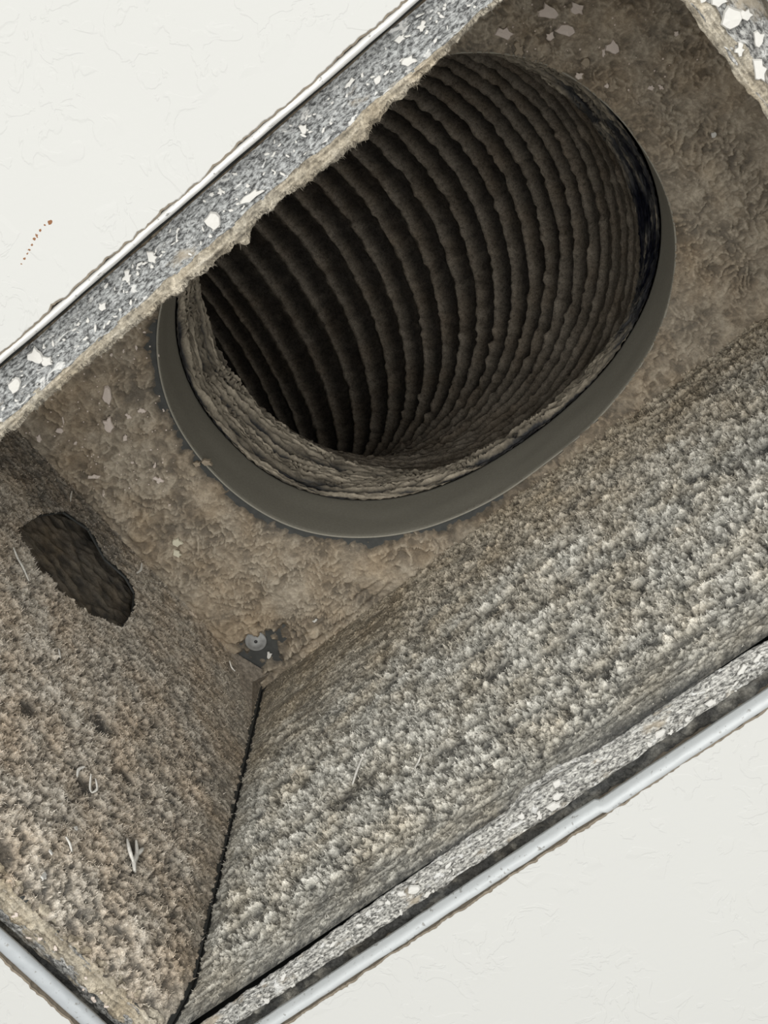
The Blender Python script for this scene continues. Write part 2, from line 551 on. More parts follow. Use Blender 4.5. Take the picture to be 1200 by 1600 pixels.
# beads of lint along the folds
fy = YW - Y
bead = np.exp(-((fy - .0062 - .0010 * perlin(X / .012, X * 0, 5)) / .0015) ** 2) + .8 * np.exp(-((fy - .0105 - .0012 * perlin(X / .016, X * 0, 15)) / .0013) ** 2)
H += .0030 * bead * sstep(.120, .085, X) + .0035 * sstep(.009, .001, fy) * sstep(.11, .15, X)
H += .0015 * np.exp(-((X - XW - .006 - .0012 * perlin(Y / .012, Y * 0, 6)) / .0022) ** 2)
# bare metal: round the collar, round the screw
edge = sstep(.0020, .0075, D + .0030 * perlin(TH * 6, TH * 0, 4) + .0024 * fbm(X / .004, Y / .004, 14, 3))
lowleft = sstep(.5, -.1, np.cos(TH - math.radians(150)) * 0 + np.where((TH > math.radians(95)) | (TH < math.radians(-140)), 0, 1))
around = np.clip(sstep(math.radians(78), math.radians(112), TH) + sstep(math.radians(-125), math.radians(-150), TH), 0, 1)
edge2 = 1 - (1 - edge) * (.35 + .65 * around)
sx, sy = (X - .0345) / .0155, (Y - .1862) / .0105
scr = sstep(0.55, 1.25, np.hypot(sx, sy) + .55 * fbm(X / .005, Y / .005, 61, 3))
cov = edge2 * (0.06 + 0.94 * scr)
H = H * cov - .0005 * (1 - cov)
att = np.clip(0.16 + 0.16 * calm + (0.78 - .36 * calm) * rip + 0.26 * felt + 0.16 * lump + 0.16 * gran, .22, 1) * (0.15 + 0.85 * cov)  # ridge crests also lightened in colour, standing in for weak relief shading
keep = cell(D) > 0.0002
dust('dust_layer', 'top', np.stack([X, Y, np.full_like(X, ZT)], -1), H, np.array([0, 0, -1.0]), keep, M['dust_brown'], top, cov=att)
fuzz(DUST['top'][0], H, np.array([0, 0, -1.0]), att, keep, 26000, .0007, M['dust_brown'], top, 1)

# --- long side wall (lower right in the photograph) and its fluff
side = part('side_wall', box_mesh('side_wall', (.010, YW, ZF), (XE, YW + .0008, ZT)), M['metal'])
stp = 0.00042
xs = np.arange(.0125, XE, stp); zs = np.arange(ZF - .0015, ZT + .0005, stp)
X, Z = np.meshgrid(xs, zs)
d = np.clip((ZT - Z) / (ZT - ZF), 0, 1)                    # 0 at the plate, 1 at the opening
dx = X - XW - .0004 + .0085 * np.clip(1 - (Z - ZF) / .020, 0, 1) ** 1.4
q = d + .12 * fbm(X / .03, Z / .03, 3, 3)
near = sstep(.15, .07, X)                                   # thin smooth dust close to the corner
amp = near * (0.16 + 0.84 * sstep(.12, .60, q)) + (1 - near) * (0.62 + 0.38 * sstep(.0, .45, q))
amp *= 0.25 + 0.75 * sstep(.002, .030 - .018 * d, dx)
amp *= 0.18 + 0.82 * sstep(.006, .030, Z - ZF + .006 * fbm(X / .02, Z / .02, 8, 3))
stri = fbm(X / .05, Z / .007, 23, 3)                       # faint streaks along the wall
patch = sstep(-.55, .15, fbm(X / .022, Z / .012, 41, 4) + .35)
c1 = fluff(X, Z, .0029, 101)
c2 = fluff(X, Z, .0016, 103)
pit = sstep(.05, .34, fbm(X / .0026, Z / .0020, 111, 3, .6) + .12 * fbm(X / .02, Z / .015, 112, 2))
gap = fbm(X / .0065, Z / .0045, 107, 4, .6)                 # irregular crevices down to the metal
mixc = np.clip((0.66 * c1 + 0.50 * c2) * (0.42 + 0.75 * sstep(-.50, .15, gap)) + .06 * gap, 0, 2)
streak = sstep(.10, .55, fbm(X / .060, Z / .0055, 131, 3) + .25 * fbm(X / .008, Z / .008, 132, 3))
mixc = 1.16 * (1 - np.exp(-1.9 * mixc)) * (1 - .86 * pit) * (1 - .62 * streak)
bare = np.ones_like(X)
for bx, bz, rx, rz in ((94, 78, 9, 6), (133, 59, 8, 3), (103, 141, 14, 4), (150, 118, 9, 3), (205, 96, 10, 3), (185, 150, 12, 3), (64, 110, 6, 4), (250, 130, 10, 3)):
    q = np.hypot((X * 1000 - bx) / rx, (Z * 1000 - bz) / rz) + .5 * fbm(X / .006, Z / .006, 55, 3)
    bare *= 0.35 + 0.65 * sstep(.4, 1.3, q)
H = .0007 + amp * (.0042 * mixc * (0.45 + 0.55 * patch) * bare + .0007 * stri * bare) + .0002 * fbm(X / .0015, Z / .0015, 77, 2)
# smooth fringe next to the opening and the corner
low = sstep(-.0015, .0045, Z - ZF)
H = H * (0.2 + 0.8 * low) - .0001 * (1 - low)
crn = sstep(.0000, .0013 + .0018 * fbm(Z / .005, Z * 0, 3, 4, .65), dx)
crn = np.maximum(crn, .8 * sstep(.25, .5, fbm(Z / .009, Z * 0 + 2, 19, 3)))
H = np.where(dx < 0, -.0012, H * crn - .0012 * (1 - crn))
att = np.clip(0.06 + (0.98 * mixc * bare * (0.55 + 0.45 * patch) + 0.10 * stri) * (0.45 + 0.55 * amp) + .17 * (1 - amp) * low, 0, 1)
att *= 0.5 + 0.5 * low
att *= 0.3 + 0.7 * crn
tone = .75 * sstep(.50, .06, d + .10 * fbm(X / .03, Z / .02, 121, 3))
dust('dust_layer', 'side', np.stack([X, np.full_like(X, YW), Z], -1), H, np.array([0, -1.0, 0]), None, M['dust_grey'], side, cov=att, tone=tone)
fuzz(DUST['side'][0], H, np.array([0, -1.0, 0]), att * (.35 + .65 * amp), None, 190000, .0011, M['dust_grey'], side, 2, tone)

# --- end wall (left in the photograph) with a torn gap near its top
NOTCH = [(62.0, 168.0), (66.0, 190.4), (74.9, 211.5), (88.2, 217.4), (101.4, 208.5), (113.6, 210.7), (120.4, 206.3), (123.2, 192.1), (121.0, 172.3), (106.7, 161.8), (91.6, 156.4), (75.4, 156.4)]
notch = [(a * MM, b * MM) for a, b in NOTCH]
outer = [(Y0, ZF + .020), (YW - .0012, ZF + .020), (YW - .0012, ZT), (Y0, ZT)]
tri = tessellate_polygon([[Vector((a, b, 0)) for a, b in outer], [Vector((a, b, 0)) for a, b in notch]])
allp = outer + notch
me = bpy.data.meshes.new('end_wall')
me.from_pydata([(XW, a, b) for a, b in allp], [], [tuple(t) for t in tri])
me.update()
endw = part('end_wall', me, M['metal'])
sd = endw.modifiers.new('thickness', 'SOLIDIFY'); sd.thickness = 0.0008; sd.offset = 0
fx = [(XW - .0085 * (1 - t) ** 1.4, ZF + .020 * t) for t in np.linspace(0, 1, 7)]
me = grid_mesh('flare_strip', np.array([[(x, y, z) for y in (Y0, YW - .0012)] for x, z in fx]))
fl = part('flare_strip', me, M['metal'])
sd = fl.modifiers.new('thickness', 'SOLIDIFY'); sd.thickness = 0.0008; sd.offset = 0
stp = 0.00060
ys = np.arange(Y0, YW - .0012, stp); zs = np.arange(ZF - .0015, ZT + .0005, stp)
Y, Z = np.meshgrid(ys, zs)
d = np.clip((ZT - Z) / (ZT - ZF), 0, 1)
dy = YW - .0020 - Y
amp = 0.30 + 0.70 * sstep(.12, .6, d + .15 * fbm(Y / .03, Z / .03, 13, 3))
amp *= 0.25 + 0.75 * sstep(.002, .045 - .036 * d, dy)
c1 = fluff(Y, Z, .0042, 201)
c2 = fluff(Y, Z, .0019, 203)
pit = sstep(.08, .38, fbm(Y / .0028, Z / .0026, 211, 3, .6))
big = splat(Y / .014, Z / .014, 207)
strand = 1 - np.abs(fbm(Y / .0028 + .5 * fbm(Y / .01, Z / .01, 4, 2), Z / .005, 215, 3)) * 1.6
strand = np.clip(strand, 0, 1) ** 2
fray = sstep(.165, .10, Y)                                  # hairier away from the corner
gap = fbm(Y / .0055, Z / .0045, 217, 4, .6)
mixc = np.clip((0.40 * c1 + 0.36 * c2 + 0.16 * big + 0.34 * strand * fray) * (0.45 + .7 * sstep(-.50, .20, gap)) + .06 * gap, 0, 2)
mixc = 1.16 * (1 - np.exp(-1.8 * mixc)) * (1 - .82 * pit)
bare = np.ones_like(Y)
for by, bz, ry, rz in ((129.1, 103.3, 5.5, 6), (132.4, 65.9, 5, 3.2), (158.8, 59.2, 2.8, 5), (118, 13.5, 5, 4), (100, 75, 4, 4), (146, 90, 4, 3)):
    q = np.hypot((Y * 1000 - by) / ry, (Z * 1000 - bz) / rz) + .45 * fbm(Y / .005, Z / .005, 56, 3)
    bare *= 0.06 + 0.94 * sstep(.5, 1.4, q)
H = .0006 + amp * .0040 * mixc * bare + .0003 * fbm(Y / .0016, Z / .0016, 78, 2)
crn = sstep(-.0006, .0010 + .0018 * fbm(Z / .005, Z * 0 + 7, 3, 4, .65), dy)
H = H * crn - .0010 * (1 - crn)
att = np.clip(0.05 + 0.95 * mixc * bare * (0.5 + 0.5 * amp) + .17 * (1 - amp), 0, 1) * (0.3 + 0.7 * crn)
att *= 1 - .55 * sstep(.185, .205, Z + .006 * fbm(Y / .01, Z / .01, 88, 3)) * sstep(.125, .10, Y)
keep = ~inside_poly(cell(Y), cell(Z), notch)
XB = XW - .0085 * np.clip(1 - (Z - ZF) / .020, 0, 1) ** 1.4
dust('dust_layer', 'end', np.stack([XB, Y, Z], -1), H, np.array([1.0, 0, 0]), keep, M['dust_tan'], endw, cov=att)
fuzz(DUST['end'][0], H, np.array([1.0, 0, 0]), att * (.35 + .65 * amp), keep, 110000, .0013, M['dust_tan'], endw, 3)

# recessed plate seen through the gap
back = part('backing_plate', box_mesh('backing_plate', (XW - .0088, .04, .135), (XW - .008, .145, ZT)), M['metal'])
ys = np.arange(.04, .145, .0009); zs = np.arange(.135, ZT, .0009)
Y, Z = np.meshgrid(ys, zs)
r = np.clip(1 - np.abs(fbm(Y / .02, Z / .014, 91, 3)) * 3.2, 0, 1)
H = .0006 + .0010 * r + .0003 * fbm(Y / .003, Z / .003, 92, 3)
dust('dust_layer', 'back', np.stack([np.full_like(Y, XW - .008), Y, Z], -1), H, np.array([1.0, 0, 0]), None, M['dust_brown'], back, cov=np.clip(.15 + .22 * r + .2 * fbm(Y / .006, Z / .006, 93, 4), 0, 1) * .7)

# --- the two walls the lens hardly sees
side2 = part('side_wall', box_mesh('side_wall', (XW - .001, Y0 - .0008, ZF), (XE, Y0, ZT)), M['metal'])
xs = np.arange(XW, XE, .0014); zs = np.arange(ZF, ZT, .0014)
X, Z = np.meshgrid(xs, zs)
cc = .6 * clumps(X, Z, .005, 301) + .4 * clumps(X, Z, .0026, 303)
dust('dust_layer', 'side2', np.stack([X, np.full_like(X, Y0), Z], -1), .0004 + .003 * cc, np.array([0, 1.0, 0]), None, M['dust_grey'], side2, cov=np.clip(.2 + .8 * cc, 0, 1))
endw2 = part('end_wall', box_mesh('end_wall', (XE, Y0, ZF), (XE + .0008, YW, ZT)), M['metal'])
ys = np.arange(Y0, YW, .0014)
Y, Z = np.meshgrid(ys, zs)
cc = .6 * clumps(Y, Z, .005, 311) + .4 * clumps(Y, Z, .0026, 313)
dust('dust_layer', 'end2', np.stack([np.full_like(Y, XE), Y, Z], -1), .0004 + .003 * cc, np.array([-1.0, 0, 0]), None, M['dust_tan'], endw2, cov=np.clip(.2 + .8 * cc, 0, 1))

# --- folded corner tab where the three sheets meet
V = [(XW + .0004, YW - .002, ZT - .001), (XW + .0004, YW - .026, ZT - .001), (XW + .0012, YW - .004, ZT - .034), (XW + .007, YW - .004, ZT - .002),
     (XW + .0026, YW - .009, ZT - .012)]
me = mesh_np('corner_tab', V, [(0, 3, 4), (3, 1, 4), (1, 2, 4), (2, 0, 4)], False)
tab = part('corner_tab', me, M['chip_tab'])
sd = tab.modifiers.new('thickness', 'SOLIDIFY'); sd.thickness = 0.0006

# --- oval collar
K = 240
th = np.linspace(0, 2 * np.pi, K, endpoint=False)
rows = []
zc = np.concatenate([[ZT - .0012, ZT - .0016], np.linspace(ZT - .001, ZT + .044, 16), [ZT + .0445, ZT + .0440]])
gr = np.concatenate([[.0007, .0003], np.full(16, 0.0), [.0006, .0016]])
for z, g in zip(zc, gr):
    rr = oval(th, g) + .00035 * perlin(th * 3, np.full(K, z * 60), 4)
    rows.append(np.c_[CX + rr * np.cos(th), CY + rr * np.sin(th), np.full(K, z)])
collar = part('collar', grid_mesh('collar', np.stack(rows), wrap=True), M['collar'], label='smooth dusty grey oval metal collar')

# --- trim rail round the opening
def rail(name, axis, at0, at1, a0, a1, material, label, zlow=-.0004, bow=.0, seed=1, step=None):
    """rounded strip: at0..at1 across, a0..a1 along"""
    na, nc = 260, 9
    a = np.linspace(a0, a1, na)
    rows = []
    for k in range(nc + 4):
        if k < nc:
            t = k / (nc - 1)
            cr = at0 + (at1 - at0) * t
            z = np.full(na, .0016) - (.0016 - zlow) * math.sin(math.pi * t) ** 0.5
        else:
            t = 1 - (k - nc) / 3
            cr = at0 + (at1 - at0) * t
            z = np.full(na, .0026)
        wob = .00025 * fbm(a / .03, a * 0 + 2, seed, 3) + bow * np.sin(np.pi * (a - a0) / (a1 - a0))
        zz = z + .00018 * fbm(a / .006, a * 0 + k * .6, seed + 3, 3)
        if step is not None:
            wob = wob + np.where(a > step, .0007, 0)
            zz = zz + np.where(a > step, -.0004, 0)
        rows.append(np.stack([a, cr + wob, zz], -1) if axis == 'x' else np.stack([cr + wob, a, zz], -1))
    rows.append(rows[0])
    return part(name, grid_mesh(name, np.stack(rows)), material, label=label)
rail('trim_rail', 'x', .0000, .0022, .0, L, M['trim_white'], 'thin white-painted trim strip along the lint-edged flange', bow=-.0006, seed=1)
rail('trim_rail', 'x', .2106, W, .0, L, M['trim_pale'], 'rounded grey-white trim strip under the fluffy side wall', zlow=-.0014, seed=2, step=.1815)
rail('trim_rail', 'y', .0000, .0060, .0022, .2106, M['trim_grey'], seed=5, label='grey metal trim strip below the end wall')
rail('trim_rail', 'y', L - .005, L, .0022, .2106, M['trim_white'], seed=6, label='white trim strip at the far end of the opening')

# --- flaking flanges
def flange(axis, fin, fout, a0, a1, material, label, seed, z=ZF, rel=1.0):
    na, nc = int((a1 - a0) / .00055), 26
    a = np.linspace(a0, a1, na)
    t = np.linspace(0, 1, nc)
    A, T = np.meshgrid(a, t)
    C = fin(a)[None, :] * (1 - T) + fout(a)[None, :] * T
    wr = fbm(A / .03, C / .0022, seed, 4, .6)
    ck = fbm(A / .0045, C / .0018, seed + 7, 4, .6)
    Zh = z - rel * (.00055 * wr + .00045 * ck) - rel * .0006 * np.exp(-((T - .04) / .06) ** 2)
    Zh = np.where(T < .02, Zh + .0012, Zh)
    if axis == 'x' and fin(a).min() > .1:
        Zh = Zh - .0024 * np.clip((YW + .0015 - C) / .003, 0, 1)       # the bulge hangs lower
    P = np.stack([A, C, Zh], -1) if axis == 'x' else np.stack([C, A, Zh], -1)
    o = part('flange', grid_mesh('flange', P), material, label=label)
    return o
def fi_lr(x):
    px = [0.0, .064, .1446, .155, .1642, .1776, .1907, .2005, .2168, .2338, .2497, .40]
    py = [.2040, .2032, .2012, .2009, .1976, .1970, .2008, .2019, .2012, .2015, .2028, .2030]
    return np.interp(x, px, py) + .0004 * fbm(x / .006, x * 0, 3, 4)
fl_lr = flange('x', fi_lr, lambda x: .2108 + .0008 * fbm(x / .02, x * 0 + 4, 4, 3), .004, L - .002, M['flange_x2'], 'flaking grey flange with a bulging inner edge below the fluffy side wall', 3)
fl_ul = flange('x', lambda x: .0148 + .0004 * fbm(x / .01, x * 0, 6, 3), lambda x: .0030 + .0003 * fbm(x / .02, x * 0, 7, 3), .004, L - .002, M['flange_x'], 'grey galvanised flange spattered with white paint', 11)
fl_bl = flange('y', lambda y: .0140 + .0006 * fbm(y / .01, y * 0, 8, 3), lambda y: .0030 + .0006 * fbm(y / .012, y * 0, 9, 3), .003, .211, M['flange_y'], 'end flange caked with tan lint and plaster', 17)
fl_tr = flange('y', lambda y: .3350 + .0006 * fbm(y / .01, y * 0, 18, 3), lambda y: .3490 + 0 * y, .003, .211, M['flange_y'], 'end flange spattered with white paint at the top corner', 23)
# dirt and plaster bits in the slots between flange and trim
for par, axis, c0, c1, a0, a1, sd_ in ((fl_lr, 'x', .2103, .2164, .004, L - .004, 51), (fl_bl, 'y', -.0012, .0036, .004, .211, 52)):
    A, C = np.meshgrid(np.arange(a0, a1, .0007), np.linspace(c0, c1, 9))
    g_ = fluff(A, C, .0035, sd_)
    Zd = .0112 - .0018 * g_ - .0012 * fbm(A / .01, C / .004, sd_ + 3, 3)
    P = np.stack([A, C, Zd], -1) if axis == 'x' else np.stack([C, A, Zd], -1)
    o = link('slot_dirt', grid_mesh('slot_dirt', P, cov=np.clip(-.05 + .30 * g_ + .25 * fbm(A / .012, C / .006, sd_ + 5, 3), 0, 1)), M['dust_grey'], par)
    tag(o, kind='stuff')
# outer skirts that close the boot above the flanges
skirt = []
for lo, hi in (((.002, .2112, ZF + .005), (L, .2118, .03)), ((.002, .0022, ZF + .005), (L, .0028, .03)), ((.0022, .002, ZF + .005), (.0028, .2115, .03)), ((L + .001, .002, ZF + .005), (L + .0016, .2115, .03))):
    part('skirt', box_mesh('skirt', lo, hi), M['metal'])

# --- lint hanging on the flange edges (stuff)
def lint_band(name, axis, y_in, y_out, a0, a1, seed, parent, chunk, amp, zb, label):
    na, nc = int((a1 - a0) / .0005), 22
    a = np.linspace(a0, a1, na)
    T, A = np.meshgrid(np.linspace(0, 1, nc), a, indexing='ij')
    C = y_in(a)[None, :] * (1 - T) + y_out(a)[None, :] * T
    h = amp * np.sqrt(np.clip(4 * T * (1 - T), 0, 1)) * (.6 + .5 * (fbm(A / .012, C / .012, seed + 9, 3) + .6))
    cl = fluff(A, C, chunk, seed) * .6 + fluff(A, C, chunk * .45, seed + 1) * .5
    streak = fbm(A / .02, C / .0012, seed + 2, 4)
    Zh = zb - h * (.35 + .8 * cl + .3 * streak)
    P = np.stack([A, C, Zh], -1) if axis == 'x' else np.stack([C, A, Zh], -1)
    att = np.clip(.18 + .80 * cl + .35 * streak, 0, 1)
    o = link(name, grid_mesh(name, P, cov=att), M['lint'])
    o.parent = parent
    return tag(o, label, kind='stuff')
def ul_in(x):
    px = [.0, .118, .150, .187, .1885, .2085, .2105, .214, .2255, .240, .2523, .256, .275, .292, .35]
    py = [.0176, .0178, .0172, .0180, .0184, .0186, .0206, .0176, .0174, .0186, .0192, .0178, .0168, .0150, .0150]
    sp = np.clip(perlin(x / .0013, x * 0, 91), 0, 1) * .0009 + .0008 * fbm(x / .005, x * 0, 92, 3)
    return np.interp(x, px, py) + sp
lint_band('lint_strip', 'x', ul_in, lambda x: .0138 + .0006 * fbm(x / .012, x * 0, 93, 3), .01, .335, 401, fl_ul, .0030, .0016, ZF - .0002, 'ragged tan strip of lint hanging from the flange edge')
lint_band('lint_strip', 'y', lambda y: .0168 + .0026 * fbm(y / .008, y * 0, 94, 4), lambda y: .0050 + .0026 * fbm(y / .010, y * 0, 95, 4), .01, .2035, 411, fl_bl, .0055, .0040, ZF + .0012, 'crumbly tan crust of lint on the end flange')
lint_band('lint_strip', 'y', lambda y: .3340 + .0010 * fbm(y / .008, y * 0, 96, 4), lambda y: .3390 + .0018 * fbm(y / .012, y * 0, 97, 4), .01, .198, 421, fl_tr, .004, .0018, ZF + .0002, 'pale crust of lint on the end flange at the top corner')

# ragged fibres standing out of the lint (stuff)
def fibres(name, pts, parent, material, label):
    V, F = [], []
    for (p, d, ln, w) in pts:
        p, d = Vector(p), Vector(d).normalized()
        sx = d.cross(Vector((0.3, 0.2, 1))).normalized() * w
        sy = d.cross(sx).normalized() * w
        mid = p + d * ln * .55 + Vector((random.uniform(-1, 1), random.uniform(-1, 1), random.uniform(-1, 1))) * ln * .12
        i = len(V)
        V += [p + sx, p - sx * .5 + sy, p - sx * .5 - sy, mid + sx * .7, mid - sx * .35 + sy * .7, mid - sx * .35 - sy * .7, p + d * ln]
        F += [(i, i + 1, i + 4), (i, i + 4, i + 3), (i + 1, i + 2, i + 5), (i + 1, i + 5, i + 4), (i + 2, i, i + 3), (i + 2, i + 3, i + 5), (i + 3, i + 4, i + 6), (i + 4, i + 5, i + 6), (i + 5, i + 3, i + 6)]
    me = bpy.data.meshes.new(name)
    me.from_pydata([tuple(v) for v in V], [], F)
    me.update()
    o = link(name, me, material)
    o.parent = parent
    return tag(o, label, kind='stuff')
fp = []
for k in range(900):
    x = random.uniform(.012, .333)
    y = float(ul_in(np.array([x]))[0])
    fp.append(((x, y - .0012, ZF - random.uniform(.0002, .0022)), (random.uniform(-.9, .9), 1, random.uniform(-.5, .3)), random.uniform(.0010, .0024), random.uniform(.00006, .00014)))
fibres('lint_fibres', fp, fl_ul, M['lint'], 'short tan fibres on the torn lint edge')

# --- paint flakes on flanges and plate (parts)
def surf_h(key, a, b):
    P, H = DUST[key]
    ax = {'top': (0, 1), 'side': (0, 2), 'end': (1, 2)}[key]
    u, v = P[0, :, ax[0]], P[:, 0, ax[1]]
    i = int(np.clip(np.searchsorted(v, b), 0, len(v) - 1)); j = int(np.clip(np.searchsorted(u, a), 0, len(u) - 1))
    i0, j0 = max(0, i - 2), max(0, j - 2)
    return max(0.0, float(H[i0:i + 3, j0:j + 3].mean()))

def put(o, key, a, b, w, h, rot, lift=.0002):
    t = max(.0004, min(w, h) * .00025)
    if key == 'top':
        o.location = (a, b, ZT - surf_h(key, a, b) - lift); base = Matrix.Identity(3)
    elif key == 'side':
        o.location = (a, YW - surf_h(key, a, b) - lift, b); base = Matrix(((1, 0, 0), (0, 0, 1), (0, -1, 0)))
    elif key == 'end':
        o.location = (XW + surf_h(key, a, b) + lift, a, b); base = Matrix(((0, 0, -1), (1, 0, 0), (0, -1, 0)))
    else:
        o.location = (a, b, ZF - lift); base = Matrix.Identity(3)
    o.rotation_euler = (base @ Matrix.Rotation(rot, 3, 'Z')).to_euler()
    o.scale = (w * MM, h * MM, t * 3)

IMG_ROT = math.radians(40)      # long axes of the splatters run across the boot
top_spots = [(65.4, 51.6, 9.0, 4.5), (57.1, 61.0, 7.9, 5.7), (58.0, 70.1, 3.7, 2.5), (66.6, 63.5, 2.8, 3.1), (72.4, 65.5, 2.8, 3.9), (90.0, 43.3, 3.6, 1.4), (79.4, 39.3, 1.7, 1.4), (84.8, 41.2, 2.2, 1.1), (35.0, 74.5, 2.3, 7.5), (56.3, 93.3, 3.7, 5.1), (59.3, 87.6, 4.0, 1.1), (53.0, 80.3, 1.4, 2.0), (38.3, 49.8, 2.6, 4.0), (29.2, 46.3, 4.0, 2.9), (39.5, 58.1, 2.3, 1.7), (78.7, 71.8, 1.7, 1.1), (63.1, 81.1, 1.1, 1.1), (42.9, 47.1, 4.6, 0.9), (32.6, 83.2, 4.0, 1.2), (51.5, 105.5, 1.7, 1.4), (96.6, 41.0, 1.1, 1.9), (93.9, 52.3, 1.9, 1.1),
    (306.7, 47.4, 6.8, 8.4), (315.9, 53.5, 5.3, 6.8), (307.7, 57.5, 4.7, 8.9), (301.7, 55.0, 3.7, 4.2), (288.5, 42.5, 5.2, 8.9), (289.2, 50.9, 5.8, 5.3), (317.8, 73.7, 6.3, 5.8), (313.8, 72.9, 3.7, 1.6), (306.1, 71.8, 4.0, 4.2), (301.3, 74.1, 3.2, 4.2), (319.9, 95.3, 2.4, 3.2), (323.1, 97.6, 1.9, 2.7), (307.2, 83.8, 2.4, 1.8), (339.6, 85.0, 2.4, 2.4)]
for k, (a, b, w, h) in enumerate(top_spots):
    o = link('paint_splatter', blob('chip_dusty', k % 6), None, top)
    put(o, 'top', a * MM, b * MM, w * 1.15, h * 1.15, -IMG_ROT + random.uniform(-.3, .3), .0008)
    if (a, b) in ((289.2, 50.9), (306.1, 71.8)):
        o.data = blob('crumb', k % 6)

f_ul = [(207.9, 10.3, 4.5, 4.5), (220.2, 11.7, 7.2, 2.4), (188.8, 6.7, 2.8, 3.8), (180.2, 6.3, 3.5, 2.8), (145.6, 6.5, 5.0, 4.3), (146.9, 9.4, 3.2, 3.6), (134.8, 9.0, 4.7, 3.3), (169.4, 8.1, 2.5, 2.5), (212.3, 4.6, 1.4, 1.4), (214.5, 5.5, 1.7, 1.7), (241.8, 7.3, 2.4, 2.4), (258.5, 6.2, 3.7, 1.3), (264.1, 10.2, 2.4, 1.7), (273.3, 11.7, 4.0, 2.7), (274.9, 6.0, 3.0, 2.0), (281.1, 7.2, 2.7, 2.3)]
f_lr = [(173.3, 202.6, 3.0, 2.4), (171.1, 206.1, 3.6, 2.8), (167.9, 208.1, 5.2, 3.2), (162.4, 208.2, 3.2, 2.0), (158.0, 205.0, 2.8, 2.0), (172.9, 199.4, 2.0, 1.6), (207.5, 207.9, 3.9, 2.3), (217.3, 208.8, 2.3, 1.9), (225.6, 208.5, 3.9, 2.3), (210.6, 209.4, 2.0, 1.4), (203.3, 208.8, 2.0, 1.6), (239.2, 205.3, 4.6, 1.9), (114.8, 205.4, 4.1, 3.3), (111.1, 204.3, 2.9, 2.5), (117.2, 209.4, 3.3, 1.7), (106.3, 209.6, 2.5, 1.5), (105.6, 204.1, 2.1, 1.7), (92.9, 205.5, 2.5, 1.7), (128.9, 205.2, 2.9, 1.2), (81.6, 205.6, 3.4, 1.5), (60.4, 205.5, 4.3, 1.5), (60.6, 210.0, 2.0, 1.3), (50.0, 209.4, 2.6, 2.0), (244.8, 205.0, 3.8, 1.7)]
f_tr = [(340.5, 54.6, 5.1, 5.8), (341.0, 49.3, 3.7, 3.4), (339.2, 69.0, 3.4, 6.8), (338.3, 61.9, 2.7, 3.4), (343.3, 62.9, 3.1, 3.8), (338.9, 75.6, 2.1, 3.4), (338.3, 46.4, 2.4, 2.0), (343.0, 72.0, 4.0, 5.0), (344.0, 56.0, 3.0, 4.0)]
for par, lst in ((fl_ul, f_ul), (fl_lr, f_lr), (fl_tr, f_tr)):
    for k, (a, b, w, h) in enumerate(lst):
        o = link('paint_flake', blob('chip', k % 6), None, par)
        put(o, 'flange', a * MM, b * MM, w * 1.25, h * 1.25, random.uniform(-.7, .7), .0010)
rr = random.Random(12)
for k in range(130):
    o = link('paint_flake', blob('chip', k % 6), None, fl_ul)
    put(o, 'flange', rr.uniform(.118, .30), rr.uniform(.0045, .0128), rr.uniform(.7, 2.6), rr.uniform(.45, 1.2), rr.uniform(-1.2, 1.2), .0009)
for k in range(50):
    o = link('paint_flake', blob('chip', k % 6), None, fl_lr)
    x = rr.uniform(.03, .25)
    put(o, 'flange', x, rr.uniform(float(fi_lr(np.array([x]))[0]) + .0015, .2100), rr.uniform(.7, 2.2), rr.uniform(.5, 1.1), rr.uniform(-.8, .8), .0008)
for k in range(16):
    o = link('paint_flake', blob('chip_dusty', k % 6), None, fl_bl)
    put(o, 'flange', rr.uniform(.005, .012), rr.uniform(.12, .198), rr.uniform(1, 3), rr.uniform(.8, 2), rr.uniform(-3, 3), .0022)
# specks of paint dust on the plate too small to pick apart
V, F = [], []
for k in range(260):
    a, b = (rr.uniform(.026, .10), rr.uniform(.03, .10)) if k < 170 else (rr.uniform(.28, .345), rr.uniform(.04, .10))
    if (abs(a - CX) / (CA + .003)) ** CN + (abs(b - CY) / (CB + .003)) ** CN < 1: continue
    z = ZT - surf_h('top', a, b) - .0004
    r0 = rr.uniform(.00018, .00055)
    i = len(V)
    V += [(a + r0, b, z), (a, b + r0 * rr.uniform(.5, 1), z), (a - r0, b, z), (a, b - r0, z), (a, b, z - r0 * .7), (a, b, z + r0)]
    F += [(i, i + 1, i + 4), (i + 1, i + 2, i + 4), (i + 2, i + 3, i + 4), (i + 3, i, i + 4), (i, i + 1, i + 5), (i + 1, i + 2, i + 5), (i + 2, i + 3, i + 5), (i + 3, i, i + 5)]
tag(link('paint_specks', mesh_np('paint_specks', V, F, False), M['chip_dusty'], top), kind='stuff')

# --- screw in the top plate
def lathe(name, prof, k=28):
    th = np.linspace(0, 2 * np.pi, k, endpoint=False)
    rows = [np.c_[r * np.cos(th), r * np.sin(th), np.full(k, z)] for r, z in prof]
    return grid_mesh(name, np.stack(rows), wrap=True)
scr_o = part('screw', lathe('screw', [(.0046, 0), (.0050, -.0004), (.0050, -.0010), (.0046, -.0014), (.0036, -.0013), (.0034, -.0017), (.0012, -.0021), (.0001, -.0021)]), M['screw'], top, 'round zinc screw head on a bare patch')
scr_o.location = (.0355, .1803, ZT - .0002)
sl = part('screw_recess', lathe('screw_recess', [(.0008, .0002), (.0008, -.0003), (.0001, -.0003)], 12), M['slot'], None)
sl.parent = scr_o; sl.location = (.0004, -.0002, -.0021)
sl.parent = top; sl.location = (.0359, .1801, ZT - .0022)

